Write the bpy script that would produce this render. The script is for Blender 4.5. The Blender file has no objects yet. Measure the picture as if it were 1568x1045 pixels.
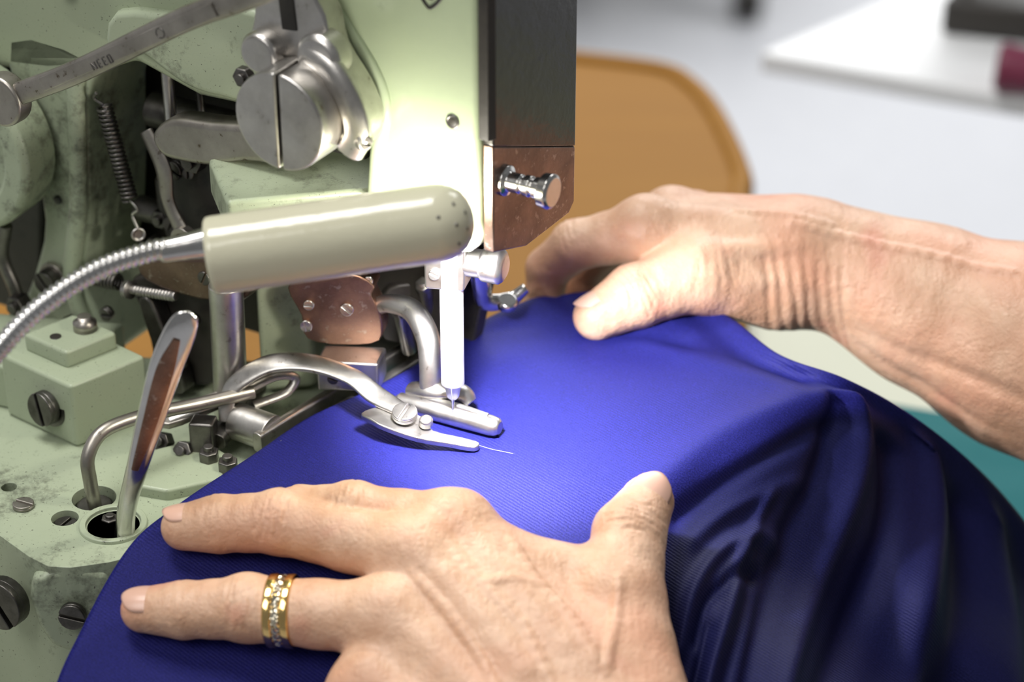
import bpy, math, random
import numpy as np
from mathutils import Vector, Matrix
random.seed(3)
ZO=85.0   # work plane is 85 cm above the floor; everything is dimensioned in cm
def W(p): return (p[0]*.01,p[1]*.01,(p[2]+ZO)*.01)
A=np.array([.83,-1.5,0.]); E1=np.array([.866,-.5,0.]); NF=np.array([-.5,-.866,0.])
def M(u,t,z):            # machine frame -> world cm (u along arm face, t out of face)
    p=A+E1*u+NF*t; return (p[0],p[1],z)
col=bpy.context.scene.collection
# ---------------------------------------------------------------- materials
def newmat(name):
    m=bpy.data.materials.new(name); m.use_nodes=True
    nt=m.node_tree; b=nt.nodes["Principled BSDF"]
    return m,nt,b
def N(nt,t,**k):
    n=nt.nodes.new(t)
    for a,v in k.items(): setattr(n,a,v)
    return n
def mixc(nt,fac,c1,c2):
    n=N(nt,"ShaderNodeMix",data_type='RGBA')
    for i,c in ((6,c1),(7,c2)):
        if isinstance(c,tuple): n.inputs[i].default_value=(*c,1)
        else: nt.links.new(c,n.inputs[i])
    if isinstance(fac,(float,int)): n.inputs[0].default_value=fac
    else: nt.links.new(fac,n.inputs[0])
    return n.outputs[2]
def noise(nt,scale,detail=4,rough=.5,vec=None):
    n=N(nt,"ShaderNodeTexNoise"); n.inputs["Scale"].default_value=scale; n.inputs["Detail"].default_value=detail; n.inputs["Roughness"].default_value=rough
    if vec is None:
        tc=N(nt,"ShaderNodeTexCoord"); vec=tc.outputs["Object"]
    nt.links.new(vec,n.inputs["Vector"]); return n.outputs["Fac"]
def ramp(nt,fac,a,b,ca=(0,0,0),cb=(1,1,1)):
    r=N(nt,"ShaderNodeValToRGB"); e=r.color_ramp.elements
    e[0].position=a; e[1].position=b; e[0].color=(*ca,1); e[1].color=(*cb,1)
    nt.links.new(fac,r.inputs[0]); return r.outputs[0]
def wsum(nt,a,wa,b,wb):
    m=N(nt,"ShaderNodeMath",operation='MULTIPLY'); nt.links.new(a,m.inputs[0]); m.inputs[1].default_value=wa
    k=N(nt,"ShaderNodeMath",operation='MULTIPLY_ADD'); nt.links.new(b,k.inputs[0]); k.inputs[1].default_value=wb; nt.links.new(m.outputs[0],k.inputs[2])
    return k.outputs[0]
def bump(nt,b,h,strength,dist=.001,prev=None):
    n=N(nt,"ShaderNodeBump"); n.inputs["Strength"].default_value=strength; n.inputs["Distance"].default_value=dist
    nt.links.new(h,n.inputs["Height"])
    if prev is not None: nt.links.new(prev,n.inputs["Normal"])
    nt.links.new(n.outputs[0],b.inputs["Normal"]); return n.outputs[0]
def metal(name,c1,c2,rough,scale=60,spots=None,sp=(.62,.7)):
    m,nt,b=newmat(name)
    f=ramp(nt,noise(nt,scale,6,.65),.35,.68)
    c=mixc(nt,f,c1,c2)
    if spots: c=mixc(nt,ramp(nt,noise(nt,scale*4,4,.7),*sp),c,spots)
    nt.links.new(c,b.inputs["Base Color"])
    b.inputs["Metallic"].default_value=1
    r=N(nt,"ShaderNodeMapRange"); r.inputs[3].default_value=rough*.8; r.inputs[4].default_value=rough*1.5
    nt.links.new(noise(nt,scale*3,5),r.inputs[0]); nt.links.new(r.outputs[0],b.inputs["Roughness"])
    bump(nt,b,noise(nt,scale*8,4),.15,.0003)
    return m
def paint(name,c1,c2,grime,rough=.35,gl=.54,gh=.64,metallic=0,speck=(.67,.73),sa=.8,spec=.5):
    m,nt,b=newmat(name)
    c=mixc(nt,noise(nt,25,3),c1,c2)
    g=ramp(nt,wsum(nt,noise(nt,170,7,.75),.5,noise(nt,16,3,.5),.5),gl,gh)
    c=mixc(nt,g,c,grime)
    if speck:
        sp=ramp(nt,noise(nt,1300,2,.6),*speck)
        c=mixc(nt,sp,c,tuple(x*sa for x in grime))
    nt.links.new(c,b.inputs["Base Color"]); b.inputs["Roughness"].default_value=rough
    b.inputs["Metallic"].default_value=metallic; b.inputs["Specular IOR Level"].default_value=spec
    bump(nt,b,noise(nt,150,6,.6),.3,.0006)
    return m
GREEN=paint("machine_green_enamel",(.33,.385,.255),(.38,.43,.30),(.13,.14,.10),gl=.56,gh=.68)
GREENW=paint("machine_green_worn",(.31,.36,.25),(.38,.43,.31),(.085,.090,.065),gl=.53,gh=.65)
ARMG=paint("arm_green_enamel",(.38,.445,.29),(.41,.48,.32),(.28,.33,.21),rough=.22,gl=.60,gh=.72,speck=None)
STEEL=metal("brushed_steel",(.64,.62,.59),(.42,.40,.38),.30,60,(.22,.18,.14),(.62,.74))
DULL=metal("worn_dull_steel",(.44,.41,.37),(.28,.26,.23),.36,60,(.14,.11,.08))
CHROME=metal("polished_steel",(.74,.73,.72),(.56,.54,.51),.16,40)
BARM=metal("ground_needle_bar_steel",(.93,.93,.96),(.86,.86,.90),.5,40)
DSTEEL=metal("oily_dark_steel",(.20,.19,.18),(.07,.065,.06),.34,80)
COPPER=metal("rust_tinted_steel",(.34,.20,.14),(.16,.09,.065),.34,90,(.44,.34,.28),(.58,.70))
RUSTY=metal("tarnished_plate_steel",(.24,.165,.13),(.12,.08,.062),.30,90,(.36,.30,.26),(.58,.70))
BLACKP=paint("black_gloss_plate",(.012,.011,.010),(.020,.016,.013),(.012,.010,.009),rough=.13,spec=.42,speck=None)
CAV=paint("greasy_black",(.018,.016,.014),(.035,.03,.024),(.006,.006,.006),rough=.45)
ORANGE=paint("orange_stripe",(.6,.3,.03),(.5,.22,.02),(.1,.05,.01))
GREY=paint("white_table_laminate",(.80,.81,.82),(.82,.83,.84),(.75,.75,.75),rough=.35,gl=.8,gh=.9,speck=None)
def fabricmat(name,base,bright,scale=430,spec=.2,rough=.55,tint=(.5,.5,1,1),drape_shade=None):
    m,nt,b=newmat(name)
    c=mixc(nt,ramp(nt,noise(nt,2600,3,.7),.4,.65),base,bright)
    if drape_shade:
        at=N(nt,"ShaderNodeAttribute",attribute_name="drape_shade")
        c2=mixc(nt,ramp(nt,noise(nt,2600,3,.7),.4,.65),drape_shade[0],drape_shade[1])
        c=mixc(nt,at.outputs["Fac"],c,c2)  # darker colour pair is drape shade mixed into the cloth colour
    nt.links.new(c,b.inputs["Base Color"]); b.inputs["Roughness"].default_value=rough
    b.inputs["Specular IOR Level"].default_value=spec
    b.inputs["Specular Tint"].default_value=tint
    tc=N(nt,"ShaderNodeTexCoord")
    w=N(nt,"ShaderNodeTexWave",bands_direction='DIAGONAL'); w.inputs["Scale"].default_value=scale; w.inputs["Distortion"].default_value=1.5; w.inputs["Detail"].default_value=3
    nt.links.new(tc.outputs["Object"],w.inputs["Vector"])
    p=bump(nt,b,w.outputs["Fac"],.32,.0002)
    p=bump(nt,b,noise(nt,2200,2),.45,.0002,p)
    bump(nt,b,noise(nt,120,3),.12,.001,p)
    return m
BLUE=fabricmat("royal_blue_twill",(.0080,.0090,.078),(.017,.018,.160),drape_shade=((.0052,.0062,.033),(.0100,.0112,.060)))
TEAL=fabricmat("teal_cloth",(.0,.10,.11),(.0,.13,.14),tint=(.5,1,1,1))
def skinmat(name,c1,c2,c3,c4):
    m,nt,b=newmat(name)
    c=mixc(nt,ramp(nt,noise(nt,70,5,.65),.38,.64),c1,c2)
    c=mixc(nt,ramp(nt,noise(nt,26,3),.48,.68),c,c3)
    c=mixc(nt,ramp(nt,noise(nt,38,2),.60,.72),c,c4)
    nt.links.new(c,b.inputs["Base Color"])
    b.inputs["Roughness"].default_value=.46; b.inputs["Subsurface Weight"].default_value=.12
    b.inputs["Subsurface Radius"].default_value=(.006,.0025,.0012); b.inputs["Subsurface Scale"].default_value=.5
    tc=N(nt,"ShaderNodeTexCoord")
    v=N(nt,"ShaderNodeTexVoronoi",feature='DISTANCE_TO_EDGE'); v.inputs["Scale"].default_value=620; nt.links.new(tc.outputs["Object"],v.inputs["Vector"])
    mp=N(nt,"ShaderNodeMapping"); mp.inputs["Rotation"].default_value=(0,0,.5); mp.inputs["Scale"].default_value=(380,110,200); nt.links.new(tc.outputs["Object"],mp.inputs[0])
    p=bump(nt,b,v.outputs["Distance"],.38,.0004)
    p=bump(nt,b,noise(nt,1,4,.6,mp.outputs[0]),.45,.0008,p)
    p=bump(nt,b,noise(nt,240,5,.65),.32,.0010,p)
    bump(nt,b,noise(nt,75,3,.6),.35,.0025,p)
    return m
SKIN=skinmat("skin",(.56,.325,.205),(.69,.45,.31),(.64,.34,.22),(.60,.28,.19))
NAIL,_nt,_b=newmat("nail"); _nt.links.new(mixc(_nt,noise(_nt,100),(.64,.38,.29),(.69,.44,.34)),_b.inputs["Base Color"]); _b.inputs["Roughness"].default_value=.28
GOLD=metal("gold",(1,.72,.30),(.95,.62,.22),.12,60)
SILV,_nt,_b=newmat("pave_stones"); _b.inputs["Metallic"].default_value=1; _b.inputs["Roughness"].default_value=.15
_v=N(_nt,"ShaderNodeTexVoronoi"); _v.inputs["Scale"].default_value=900; _tc=N(_nt,"ShaderNodeTexCoord"); _nt.links.new(_tc.outputs["Object"],_v.inputs["Vector"])
_nt.links.new(mixc(_nt,_v.outputs["Distance"],(.95,.90,.78),(.7,.6,.4)),_b.inputs["Base Color"]); bump(_nt,_b,_v.outputs["Distance"],1,.0008)
LAMPM=paint("lamp_cream_enamel",(.56,.54,.40),(.58,.56,.42),(.54,.51,.37),rough=.14,gl=.8,gh=.9,speck=None)
WOOD,_nt,_b=newmat("ochre_plywood"); _b.inputs["Specular IOR Level"].default_value=.15
_tc=N(_nt,"ShaderNodeTexCoord"); _mp=N(_nt,"ShaderNodeMapping"); _mp.inputs["Scale"].default_value=(3,30,3); _nt.links.new(_tc.outputs["Object"],_mp.inputs[0])
_nt.links.new(mixc(_nt,noise(_nt,3,5,.6,_mp.outputs[0]),(.25,.110,.012),(.31,.145,.018)),_b.inputs["Base Color"]); _b.inputs["Roughness"].default_value=.6
PALE=paint("pale_worktable_laminate",(.42,.43,.31),(.45,.46,.34),(.4,.4,.32),rough=.4,gl=.8,gh=.9,speck=None)
FLOORM=paint("grey_linoleum",(.54,.55,.58),(.60,.61,.64),(.46,.47,.5),rough=.3,gl=.7,gh=.9,speck=None)
WALLM=paint("white_wall_paint",(.75,.75,.74),(.78,.78,.77),(.7,.7,.7),rough=.7,gl=.8,gh=.9,speck=None)
RED=paint("red_thread",(.20,.03,.07),(.15,.02,.05),(.1,.0,.02),speck=None)
THREAD=paint("pale_blue_thread",(.34,.34,.68),(.30,.30,.62),(.25,.25,.55),speck=None)
LEDM,_nt,_b=newmat("lamp_bulb_glow"); _b.inputs["Emission Color"].default_value=(1,.93,.72,1); _b.inputs["Emission Strength"].default_value=9
_b.inputs["Base Color"].default_value=(1,.95,.85,1)
# ---------------------------------------------------------------- builders
def root(name,loc):
    e=bpy.data.objects.new(name,None); e.location=W(loc); e.empty_display_size=.02; col.objects.link(e); return e
def mk(name,vs,fs,mat,parent=None,smooth=True,bevel=0,sub=0,angle=None):
    me=bpy.data.meshes.new(name); me.from_pydata([W(v) for v in vs],[],[list(f) for f in fs]); me.validate()
    import bmesh
    bm=bmesh.new(); bm.from_mesh(me); bmesh.ops.recalc_face_normals(bm,faces=bm.faces); bm.to_mesh(me); bm.free()
    me.materials.append(mat)
    o=bpy.data.objects.new(name,me); col.objects.link(o)
    if smooth:
        for p in me.polygons: p.use_smooth=True
    if bevel:
        b=o.modifiers.new("bevel",'BEVEL'); b.width=bevel*.01; b.segments=3; b.limit_method='ANGLE'; b.angle_limit=math.radians(35); b.harden_normals=False
        w=o.modifiers.new("wn",'WEIGHTED_NORMAL')
    if parent is not None:
        o.parent=parent; o.matrix_parent_inverse=Matrix.Translation(-Vector(parent.location))
    return o
def cut(o,cyls):
    """carve round pockets (x,y,ztop,r,depth) out of a casting, before its bevel"""
    mods=[(m.type,m.width if m.type=='BEVEL' else 0) for m in o.modifiers]
    o.modifiers.clear(); tmp=[]
    for (x,y,zt,r,dp) in cyls:
        vs=[];n=32
        for z in (zt+.5,zt-dp):
            for k in range(n): vs.append((x+r*math.cos(2*math.pi*k/n),y+r*math.sin(2*math.pi*k/n),z))
        c=mk("tmp",vs,[[k,(k+1)%n,n+(k+1)%n,n+k] for k in range(n)]+[list(range(n)),[n+k for k in range(n)][::-1]],CAV)
        b=o.modifiers.new("b",'BOOLEAN'); b.operation='DIFFERENCE'; b.object=c; b.solver='EXACT'; tmp.append(c)
    dg=bpy.context.evaluated_depsgraph_get(); me=bpy.data.meshes.new_from_object(o.evaluated_get(dg))
    o.modifiers.clear(); o.data=me
    for c in tmp: bpy.data.objects.remove(c)
    for t,wd in mods:
        if t=='BEVEL':
            b=o.modifiers.new("bevel",'BEVEL'); b.width=min(wd,.0012); b.segments=3; b.limit_method='ANGLE'; b.angle_limit=math.radians(35)
            o.modifiers.new("wn",'WEIGHTED_NORMAL')
def nrm(v):
    v=np.array(v,float); return v/(np.linalg.norm(v)+1e-12)
def crom(pts,n):
    pts=[np.array(p,float) for p in pts]; out=[]
    P=[2*pts[0]-pts[1]]+pts+[2*pts[-1]-pts[-2]]
    for i in range(1,len(P)-2):
        for k in range(n):
            t=k/n; a,b,c,d=P[i-1],P[i],P[i+1],P[i+2]
            out.append(.5*((2*b)+(-a+c)*t+(2*a-5*b+4*c-d)*t*t+(-a+3*b-3*c+d)*t**3))
    out.append(pts[-1]); return out
def smoothpoly(p,n=4):
    p=[tuple(q) for q in p]; m=len(p); out=[]
    for i in range(m):
        a,b,c,d=[np.array(p[(i+k-1)%m],float) for k in range(4)]
        for k in range(n):
            t=k/n; out.append(tuple(.5*((2*b)+(-a+c)*t+(2*a-5*b+4*c-d)*t*t+(-a+3*b-3*c+d)*t**3)))
    return out
def prism(name,front,off,mat,parent,bevel=.08,smooth=True):
    """front: list of 3D cm points; off: 3D offset vector for the back face"""
    n=len(front); vs=[tuple(p) for p in front]+[tuple(np.array(p)+np.array(off)) for p in front]
    fs=[list(range(n)),list(range(2*n-1,n-1,-1))]+[[i,(i+1)%n,n+(i+1)%n,n+i] for i in range(n)]
    return mk(name,vs,fs,mat,parent,smooth,bevel)
def mplate(name,uz,t1,t0,mat,parent,bevel=.08):
    return prism(name,[M(u,t1,z) for u,z in uz],tuple(-NF*(t1-t0)),mat,parent,bevel)
def slab(name,xy,z1,z0,mat,parent,bevel=.1):
    return prism(name,[(x,y,z1) for x,y in xy],(0,0,z0-z1),mat,parent,bevel)
def frame(d):
    d=nrm(d); h=np.array([0,0,1.]) if abs(d[2])<.9 else np.array([1.,0,0])
    s=nrm(np.cross(d,h)); return d,s,np.cross(s,d)
def lathe(name,p0,axis,prof,mat,parent,seg=32,bevel=0):
    d,s,u=frame(axis); p0=np.array(p0,float); vs=[];fs=[]
    for (h,r) in prof:
        for k in range(seg):
            a=2*math.pi*k/seg; vs.append(tuple(p0+d*h+(s*math.cos(a)+u*math.sin(a))*r))
    m=len(prof)
    for i in range(m-1):
        for k in range(seg):
            fs.append([i*seg+k,i*seg+(k+1)%seg,(i+1)*seg+(k+1)%seg,(i+1)*seg+k])
    fs.append(list(range(seg))[::-1]); fs.append([(m-1)*seg+k for k in range(seg)])
    o=mk(name,vs,fs,mat,parent,True,bevel)
    if not bevel:
        w=o.modifiers.new("wn",'WEIGHTED_NORMAL')
    return o
def cyl(name,p0,p1,r,mat,parent,seg=32,bevel=.04,r2=None):
    p0=np.array(p0,float);p1=np.array(p1,float); L=np.linalg.norm(p1-p0)
    return lathe(name,p0,p1-p0,[(0,r),(L,r if r2 is None else r2)],mat,parent,seg,bevel)
def screw(name,c,axis,r,h,mat,parent,slot=True,ang=.4):
    d,s,u=frame(axis); c=np.array(c,float)
    lathe(name+"_base",c,axis,[(0,r),(h*.6,r)],mat,parent,32,.03)
    s2=s*math.cos(ang)+u*math.sin(ang); u2=np.cross(d,s2); g=r*.12
    for sg in (1,-1):
        a0=math.asin(g/r); pts=[]
        for k in range(15):
            a=a0+(math.pi-2*a0)*k/14; pts.append(c+d*h+(s2*math.cos(a)+u2*math.sin(a)*sg)*r)
        prism(name+"_half",pts,-d*h*.45,mat,parent,.03)
def hexn(name,c,axis,r,h,mat,parent):
    lathe(name,c,axis,[(0,r),(h,r)],mat,parent,6,.04)
    lathe(name+"_end",c,axis,[(0,r*.5),(h*1.35,r*.5)],mat,parent,20,.03)
def sweep(name,pts,w,t,up,mat,parent,n=8,seg=16,power=2.0,caps=True):
    """sweep of a rounded section; w,t half width/thickness (scalar or list)"""
    m=len(pts); w=[w]*m if np.isscalar(w) else w; t=[t]*m if np.isscalar(t) else t
    P=crom(pts,n); WT=crom([(a,b,0) for a,b in zip(w,t)],n)
    vs=[];fs=[]; up=nrm(up)
    for i,p in enumerate(P):
        T=nrm(P[min(i+1,len(P)-1)]-P[max(i-1,0)])
        S=np.cross(T,up)
        if np.linalg.norm(S)<.1: S=np.cross(T,[.3,.9,.1])
        S=nrm(S); U=np.cross(S,T)
        for k in range(seg):
            a=2*math.pi*k/seg; ca,sa=math.cos(a),math.sin(a)
            ca=math.copysign(abs(ca)**(2/power),ca); sa=math.copysign(abs(sa)**(2/power),sa)
            vs.append(tuple(p+S*ca*WT[i][0]+U*sa*WT[i][1]))
    for i in range(len(P)-1):
        for k in range(seg): fs.append([i*seg+k,i*seg+(k+1)%seg,(i+1)*seg+(k+1)%seg,(i+1)*seg+k])
    fs.append(list(range(seg))[::-1]); fs.append([(len(P)-1)*seg+k for k in range(seg)])
    return mk(name,vs,fs,mat,parent,True,.03)
def helix(name,p0,p1,R,r,turns,mat,parent):
    d,s,u=frame(np.array(p1)-np.array(p0)); L=np.linalg.norm(np.array(p1)-np.array(p0)); n=turns*14
    pts=[np.array(p0)+d*L*i/n+(s*math.cos(2*math.pi*i/14)+u*math.sin(2*math.pi*i/14))*R for i in range(n+1)]
    vs=[];fs=[]
    for i,p in enumerate(pts):
        T=nrm(pts[min(i+1,n)]-pts[max(i-1,0)]); S=nrm(np.cross(T,d)); U=np.cross(S,T)
        for k in range(8):
            a=math.pi*k/4; vs.append(tuple(p+(S*math.cos(a)+U*math.sin(a))*r))
    for i in range(n):
        for k in range(8): fs.append([i*8+k,i*8+(k+1)%8,(i+1)*8+(k+1)%8,(i+1)*8+k])
    return mk(name,vs,fs,mat,parent)
# ================================================================ ROOM
mk("floor",[(-300,-200,-85),(400,-200,-85),(400,520,-85),(-300,520,-85)],[[0,1,2,3]],FLOORM,smooth=False)
mk("wall_back",[(-300,520,-85),(400,520,-85),(400,520,190),(-300,520,190)],[[0,1,2,3]],WALLM,smooth=False)
mk("wall_left",[(-300,-200,-85),(-300,520,-85),(-300,520,190),(-300,-200,190)],[[0,1,2,3]],WALLM,smooth=False)
wt=root("sewing_worktable",(0,0,-13))
slab("table_top",[(-45,-14),(58,-14),(58,31),(-45,31)],-13,-15.5,PALE,wt,.2)
for i,(x,y) in enumerate([(-41,-10),(54,-10),(-41,27),(54,27)]):
    prism("leg_%d"%(i+1),[(x-2,y-2,-15.5),(x+2,y-2,-15.5),(x+2,y+2,-15.5),(x-2,y+2,-15.5)],(0,0,-69.5),STEEL,wt,.2)
wb=root("wooden_side_table",(0,45,-11))
slab("board",smoothpoly([(-40,60),(-25,60.5),(-1.2,55.5),(4.3,53.6),(9.2,52.2),(10.9,50.2),(12.0,46.5),(12.8,40),(12.4,37),(11.5,31),(9,22),(-10,20),(-38,22)],4),-11,-12.9,WOOD,wb,.35)
sweep("raised_lip",[(4.3,53.2,-10.9),(9.0,51.7,-10.9),(10.5,49.8,-10.9),(11.5,46.2,-10.9),(12.2,40,-10.9),(11.9,37,-10.9),(11.0,31,-10.9)],.45,.25,(0,0,1),WOOD,wb)
for i,(x,y) in enumerate([(-34,54),(4,48)]):
    cyl("leg_%d"%(i+1),(x,y,-12.9),(x,y,-85),1.6,WOOD,wb)
w2=root("white_table",(60,75,-13))
slab("table_top",[(15,58.6),(24,54.4),(100,22),(135,95),(52,95)],-13,-14.2,GREY,w2,.2)
for i,(x,y) in enumerate([(95,30),(125,90),(56,90)]):
    cyl("leg_%d"%(i+1),(x,y,-14.2),(x,y,-85),1.5,STEEL,w2)
tc=root("teal_cloth",(20,10,-12.9))
vs=[];fs=[];nx,ny=30,24
for j in range(ny+1):
    for i in range(nx+1):
        u=i/nx;v=j/ny
        x=12+u*24; y=(1-v)*-6+v*(23.5-u*6.4)
        z=-12.85+.25*abs(math.sin(x*.8+y*.3))*math.sin(v*3.1)+.1*math.sin(y*1.7)
        vs.append((x,y,max(z,-12.95)))
for j in range(ny):
    for i in range(nx): fs.append([j*(nx+1)+i,j*(nx+1)+i+1,(j+1)*(nx+1)+i+1,(j+1)*(nx+1)+i])
mk("cloth",vs,fs,TEAL,tc)
bg=root("background_sewing_machine",(34,64,-13))
slab("bed",[(25,61),(45,55),(49,63),(29,69)],-12.9,-11,CAV,bg,.3)
prism("arm",[(24,63,-3),(44,57,-3),(44,57,3),(40,58.5,5),(26,62.5,5),(24,63,3)],(2,6,0),GREY,bg,.8)
prism("head",[(24,62.8,-7),(29,61.3,-7),(29,61.3,3),(24,62.8,3)],(2,6,0),CAV,bg,.5)
prism("pillar",[(40,58.2,-12.8),(46,56.4,-12.8),(46,56.4,3),(40,58.2,3)],(2,6,0),GREY,bg,.8)
cyl("needle_bar",(27,64.5,-11),(27,64.5,-7),.5,DSTEEL,bg)
rc=root("red_thread_cone",(27.5,52.5,-13))
lathe("cone",(26.6,53.4,-11.6),(1,-.3,-.05),[(0,1.1),(.3,1.3),(5,.8),(5.2,.5)],RED,rc)
oc=root("office_chair",(14,262,-85))
for k in range(5):
    a=k*2*math.pi/5+.5; dx,dy=math.cos(a),math.sin(a)
    sweep("leg_%d"%(k+1),[(14,262,-72),(14+14*dx,262+14*dy,-75),(14+28*dx,262+28*dy,-79)],2.2,1.6,(0,0,1),CAV,oc,4)
    cyl("caster_%d"%(k+1),(12+28*dx,262+28*dy,-82),(16+28*dx,262+28*dy,-82),3,CAV,oc,bevel=.5)
cyl("column",(14,262,-74),(14,262,-42),2.6,CAV,oc)
slab("seat",smoothpoly([(-8,242),(36,242),(38,284),(-10,284)],5),-35,-42,CAV,oc,1.5)
# ================================================================ MACHINE
ma=root("industrial_sewing_machine",(-8,3,-13))
mplate("arm_casting",[(0,20),(0,6.7),(-.4,6.3),(-1.6,6.0),(-2.8,5.6),(-3.5,6.4),(-3.6,7.3),(-3.45,8.7),(-3.2,9.9),(-3.5,10.8),(-4.4,12),(-5.2,13.3),(-5.4,20)],0,-4.6,ARMG,ma,.25)
sweep("arm_rib",[M(-3.3,.02,7.2),M(-3.15,.02,8.7),M(-2.9,.02,10.0),M(-3.2,.02,11),M(-4.1,.02,12.2),M(-4.9,.02,13.6),M(-5.1,.02,18)],.22,.16,tuple(NF),ARMG,ma)
cyl("arm_screw_hole",M(-.8,.03,10.1),M(-.8,-.3,10.1),.13,CAV,ma,bevel=0)
lathe("arm_screw_rim",M(-.8,-.02,10.1),tuple(NF),[(0,.2),(.05,.2),(.05,.13),(.0,.13)],DSTEEL,ma)
for k,(a,b) in enumerate([((-1.75,13.5),(-1.45,13.1)),((-1.45,13.1),(-1.05,13.5)),((-1.6,13.75),(-1.4,13.35)),((-1.4,13.35),(-1.2,13.75)),((-1.5,14.0),(-1.1,13.8))]):
    sweep("emblem_%d"%k,[M(a[0],.01,a[1]),M((a[0]+b[0])/2,.01,(a[1]+b[1])/2-.05),M(b[0],.01,b[1])],.05,.02,tuple(NF),CAV,ma,4)
def S(w,z,o=0): p=A+np.array([.5,.866,0])*w+E1*o; return (p[0],p[1],z)
prism("face_plate_upper",[S(.12,20,.35),S(4.6,20,.35),S(4.6,7.8,.35),S(.12,9.6,.35)],tuple(-E1*.33),BLACKP,ma,.05)
prism("face_plate_lower",[S(.12,9.6,.34),S(4.6,7.8,.34),S(4.6,6.1,.34),S(4.3,5.85,.34),S(1.9,5.9,.34),S(.12,6.5,.34)],tuple(-E1*.32),RUSTY,ma,.05)
prism("face_plate_edge",[S(-.06,20,.3),S(.16,20,.42),S(.16,9.8,.42),S(-.06,9.8,.3)],tuple(-E1*.3),CAV,ma,.03)
lathe("thread_stud",S(.7,8.4,.3),tuple(E1),[(0,.42),(.15,.42),(.2,.27),(.55,.27),(.58,.22),(.64,.22),(.67,.29),(.85,.29),(.88,.22),(.94,.22),(.97,.3),(1.15,.3),(1.2,.46),(1.45,.48),(1.52,.40)],CHROME,ma,32,.02)
cyl("bar_guide",(.1,.2,5.35),(1.05,-.1,5.35),.40,STEEL,ma)
lathe("bar_guide_knob",(.85,0,5.35),(.93,-.36,0),[(0,.42),(.1,.5),(.55,.5),(.62,.44),(.7,.3)],STEEL,ma,32,.03)
prism("bar_block",[(-.75,-.1,4.6),(.35,-.3,4.6),(.4,-.3,5.9),(-.75,-.1,5.9)],(.2,.8,0),STEEL,ma,.08)
screw("bar_block_screw",(-.45,-.14,5.1),(-.15,-1,.1),.16,.12,STEEL,ma)
cyl("needle_bar",(0,0,7.5),(0,0,1.5),.33,BARM,ma)
lathe("needle_clamp",(0,0,1.0),(0,0,1),[(0,.10),(.1,.18),(.5,.24),(.6,.2)],BARM,ma)
cyl("needle",(0,0,1.0),(0,0,.05),.045,CHROME,ma,12,0,)
# round split clamp and lever bracket
cyl("clamp_boss",M(-4.4,0,10.25),M(-4.4,1.2,10.25),1.1,STEEL,ma)
for sg,nm in ((1,"clamp_disc_right"),(-1,"clamp_disc_left")):
    pts=[]
    for k in range(33):
        a=math.asin(.02)+ (math.pi-2*math.asin(.02))*k/32
        du=sg*math.sin(a)*1.36; dz=math.cos(a)*1.36
        pts.append(M(-4.55+du+sg*.02,2.5,10.2+dz))
    prism(nm,pts,tuple(-NF*1.3),STEEL,ma,.08)
screw("clamp_screw",M(-3.0,1.0,9.75),tuple(NF+E1*.8),.22,.8,DSTEEL,ma)
cyl("clamp_pin",M(-3.3,1.3,9.7),M(-2.5,1.5,9.75),.27,STEEL,ma)
mplate("lever_bracket",smoothpoly([(-6.3,16),(-4.2,16),(-4.2,13.5),(-3.9,12.8),(-3.7,11.9),(-3.05,11.0),(-2.7,10.2),(-2.8,9.5),(-3.3,9.0),(-3.8,9.2),(-3.6,10.4),(-4.4,11.0),(-5.2,11.0),(-6.0,10.7),(-6.6,11.0),(-6.3,11.8),(-6.1,13)],3),1.15,.3,STEEL,ma,.12)
lathe("bracket_lobe_left",M(-5.75,.9,11.5),tuple(NF),[(0,.6),(.6,.6),(.75,.5)],STEEL,ma,32,.06)
lathe("bracket_lobe_right",M(-3.9,.9,11.75),tuple(NF),[(0,.68),(.6,.68),(.75,.55)],STEEL,ma,32,.06)
sweep("bracket_curved_arm",[M(-4.3,1.4,11.9),M(-3.5,1.5,11.5),M(-2.95,1.5,10.7),M(-2.8,1.45,9.9),M(-3.1,1.4,9.3)],.4,.28,tuple(NF),STEEL,ma)
sweep("bracket_slot",[M(-5.1,1.17,13.4),M(-5.0,1.17,12.2)],.24,.03,tuple(NF),CAV,ma,4,16,3)
hexn("bracket_bolt",M(-6.5,1.1,10.6),tuple(NF),.3,.3,DSTEEL,ma)
# upper casting
mplate("upper_casting",[(-22,20),(-5,20),(-5.3,13.5),(-6.2,11.0),(-7.3,9.1),(-8.2,8.65),(-9.6,8.6),(-11.8,9.2),(-13.1,8.6),(-15,8.1),(-22,7.3)],-.6,-4,GREEN,ma,.3)
mplate("upper_casting_web",smoothpoly([(-7.2,9.3),(-8.5,9.0),(-9.8,9.1),(-11.4,9.8),(-12.4,9.6),(-12.0,10.8),(-9.5,11.2),(-7.0,11.8)],3),-.2,-.8,GREENW,ma,.25)
prism("upper_boss",[M(-18,0,10.8),M(-12.5,0,12.3),M(-13.2,0,13.5),M(-18,0,14)],tuple(-NF*1.5),GREENW,ma,.4)
sweep("orange_stripe",[M(-11.6,-.15,13.4),M(-9.5,-.15,12.95),M(-6.9,-.5,12.75)],.09,.06,tuple(NF),ORANGE,ma)
prism("stripe_land",[M(-12.0,-.2,13.7),M(-9.5,-.2,13.2),M(-6.8,-.5,12.95),M(-6.8,-.5,12.5),M(-9.5,-.2,12.65),M(-11.9,-.2,13.1)],tuple(-NF*.6),GREEN,ma,.1)
cyl("casting_bore",M(-14.9,-.1,12.9),M(-14.9,.1,12.9),.75,CAV,ma)
lathe("casting_bore_rim",M(-14.9,0,12.9),tuple(NF),[(0,.95),(.15,.9),(.15,.76),(.1,.75)],GREEN,ma,32,.03)
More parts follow.
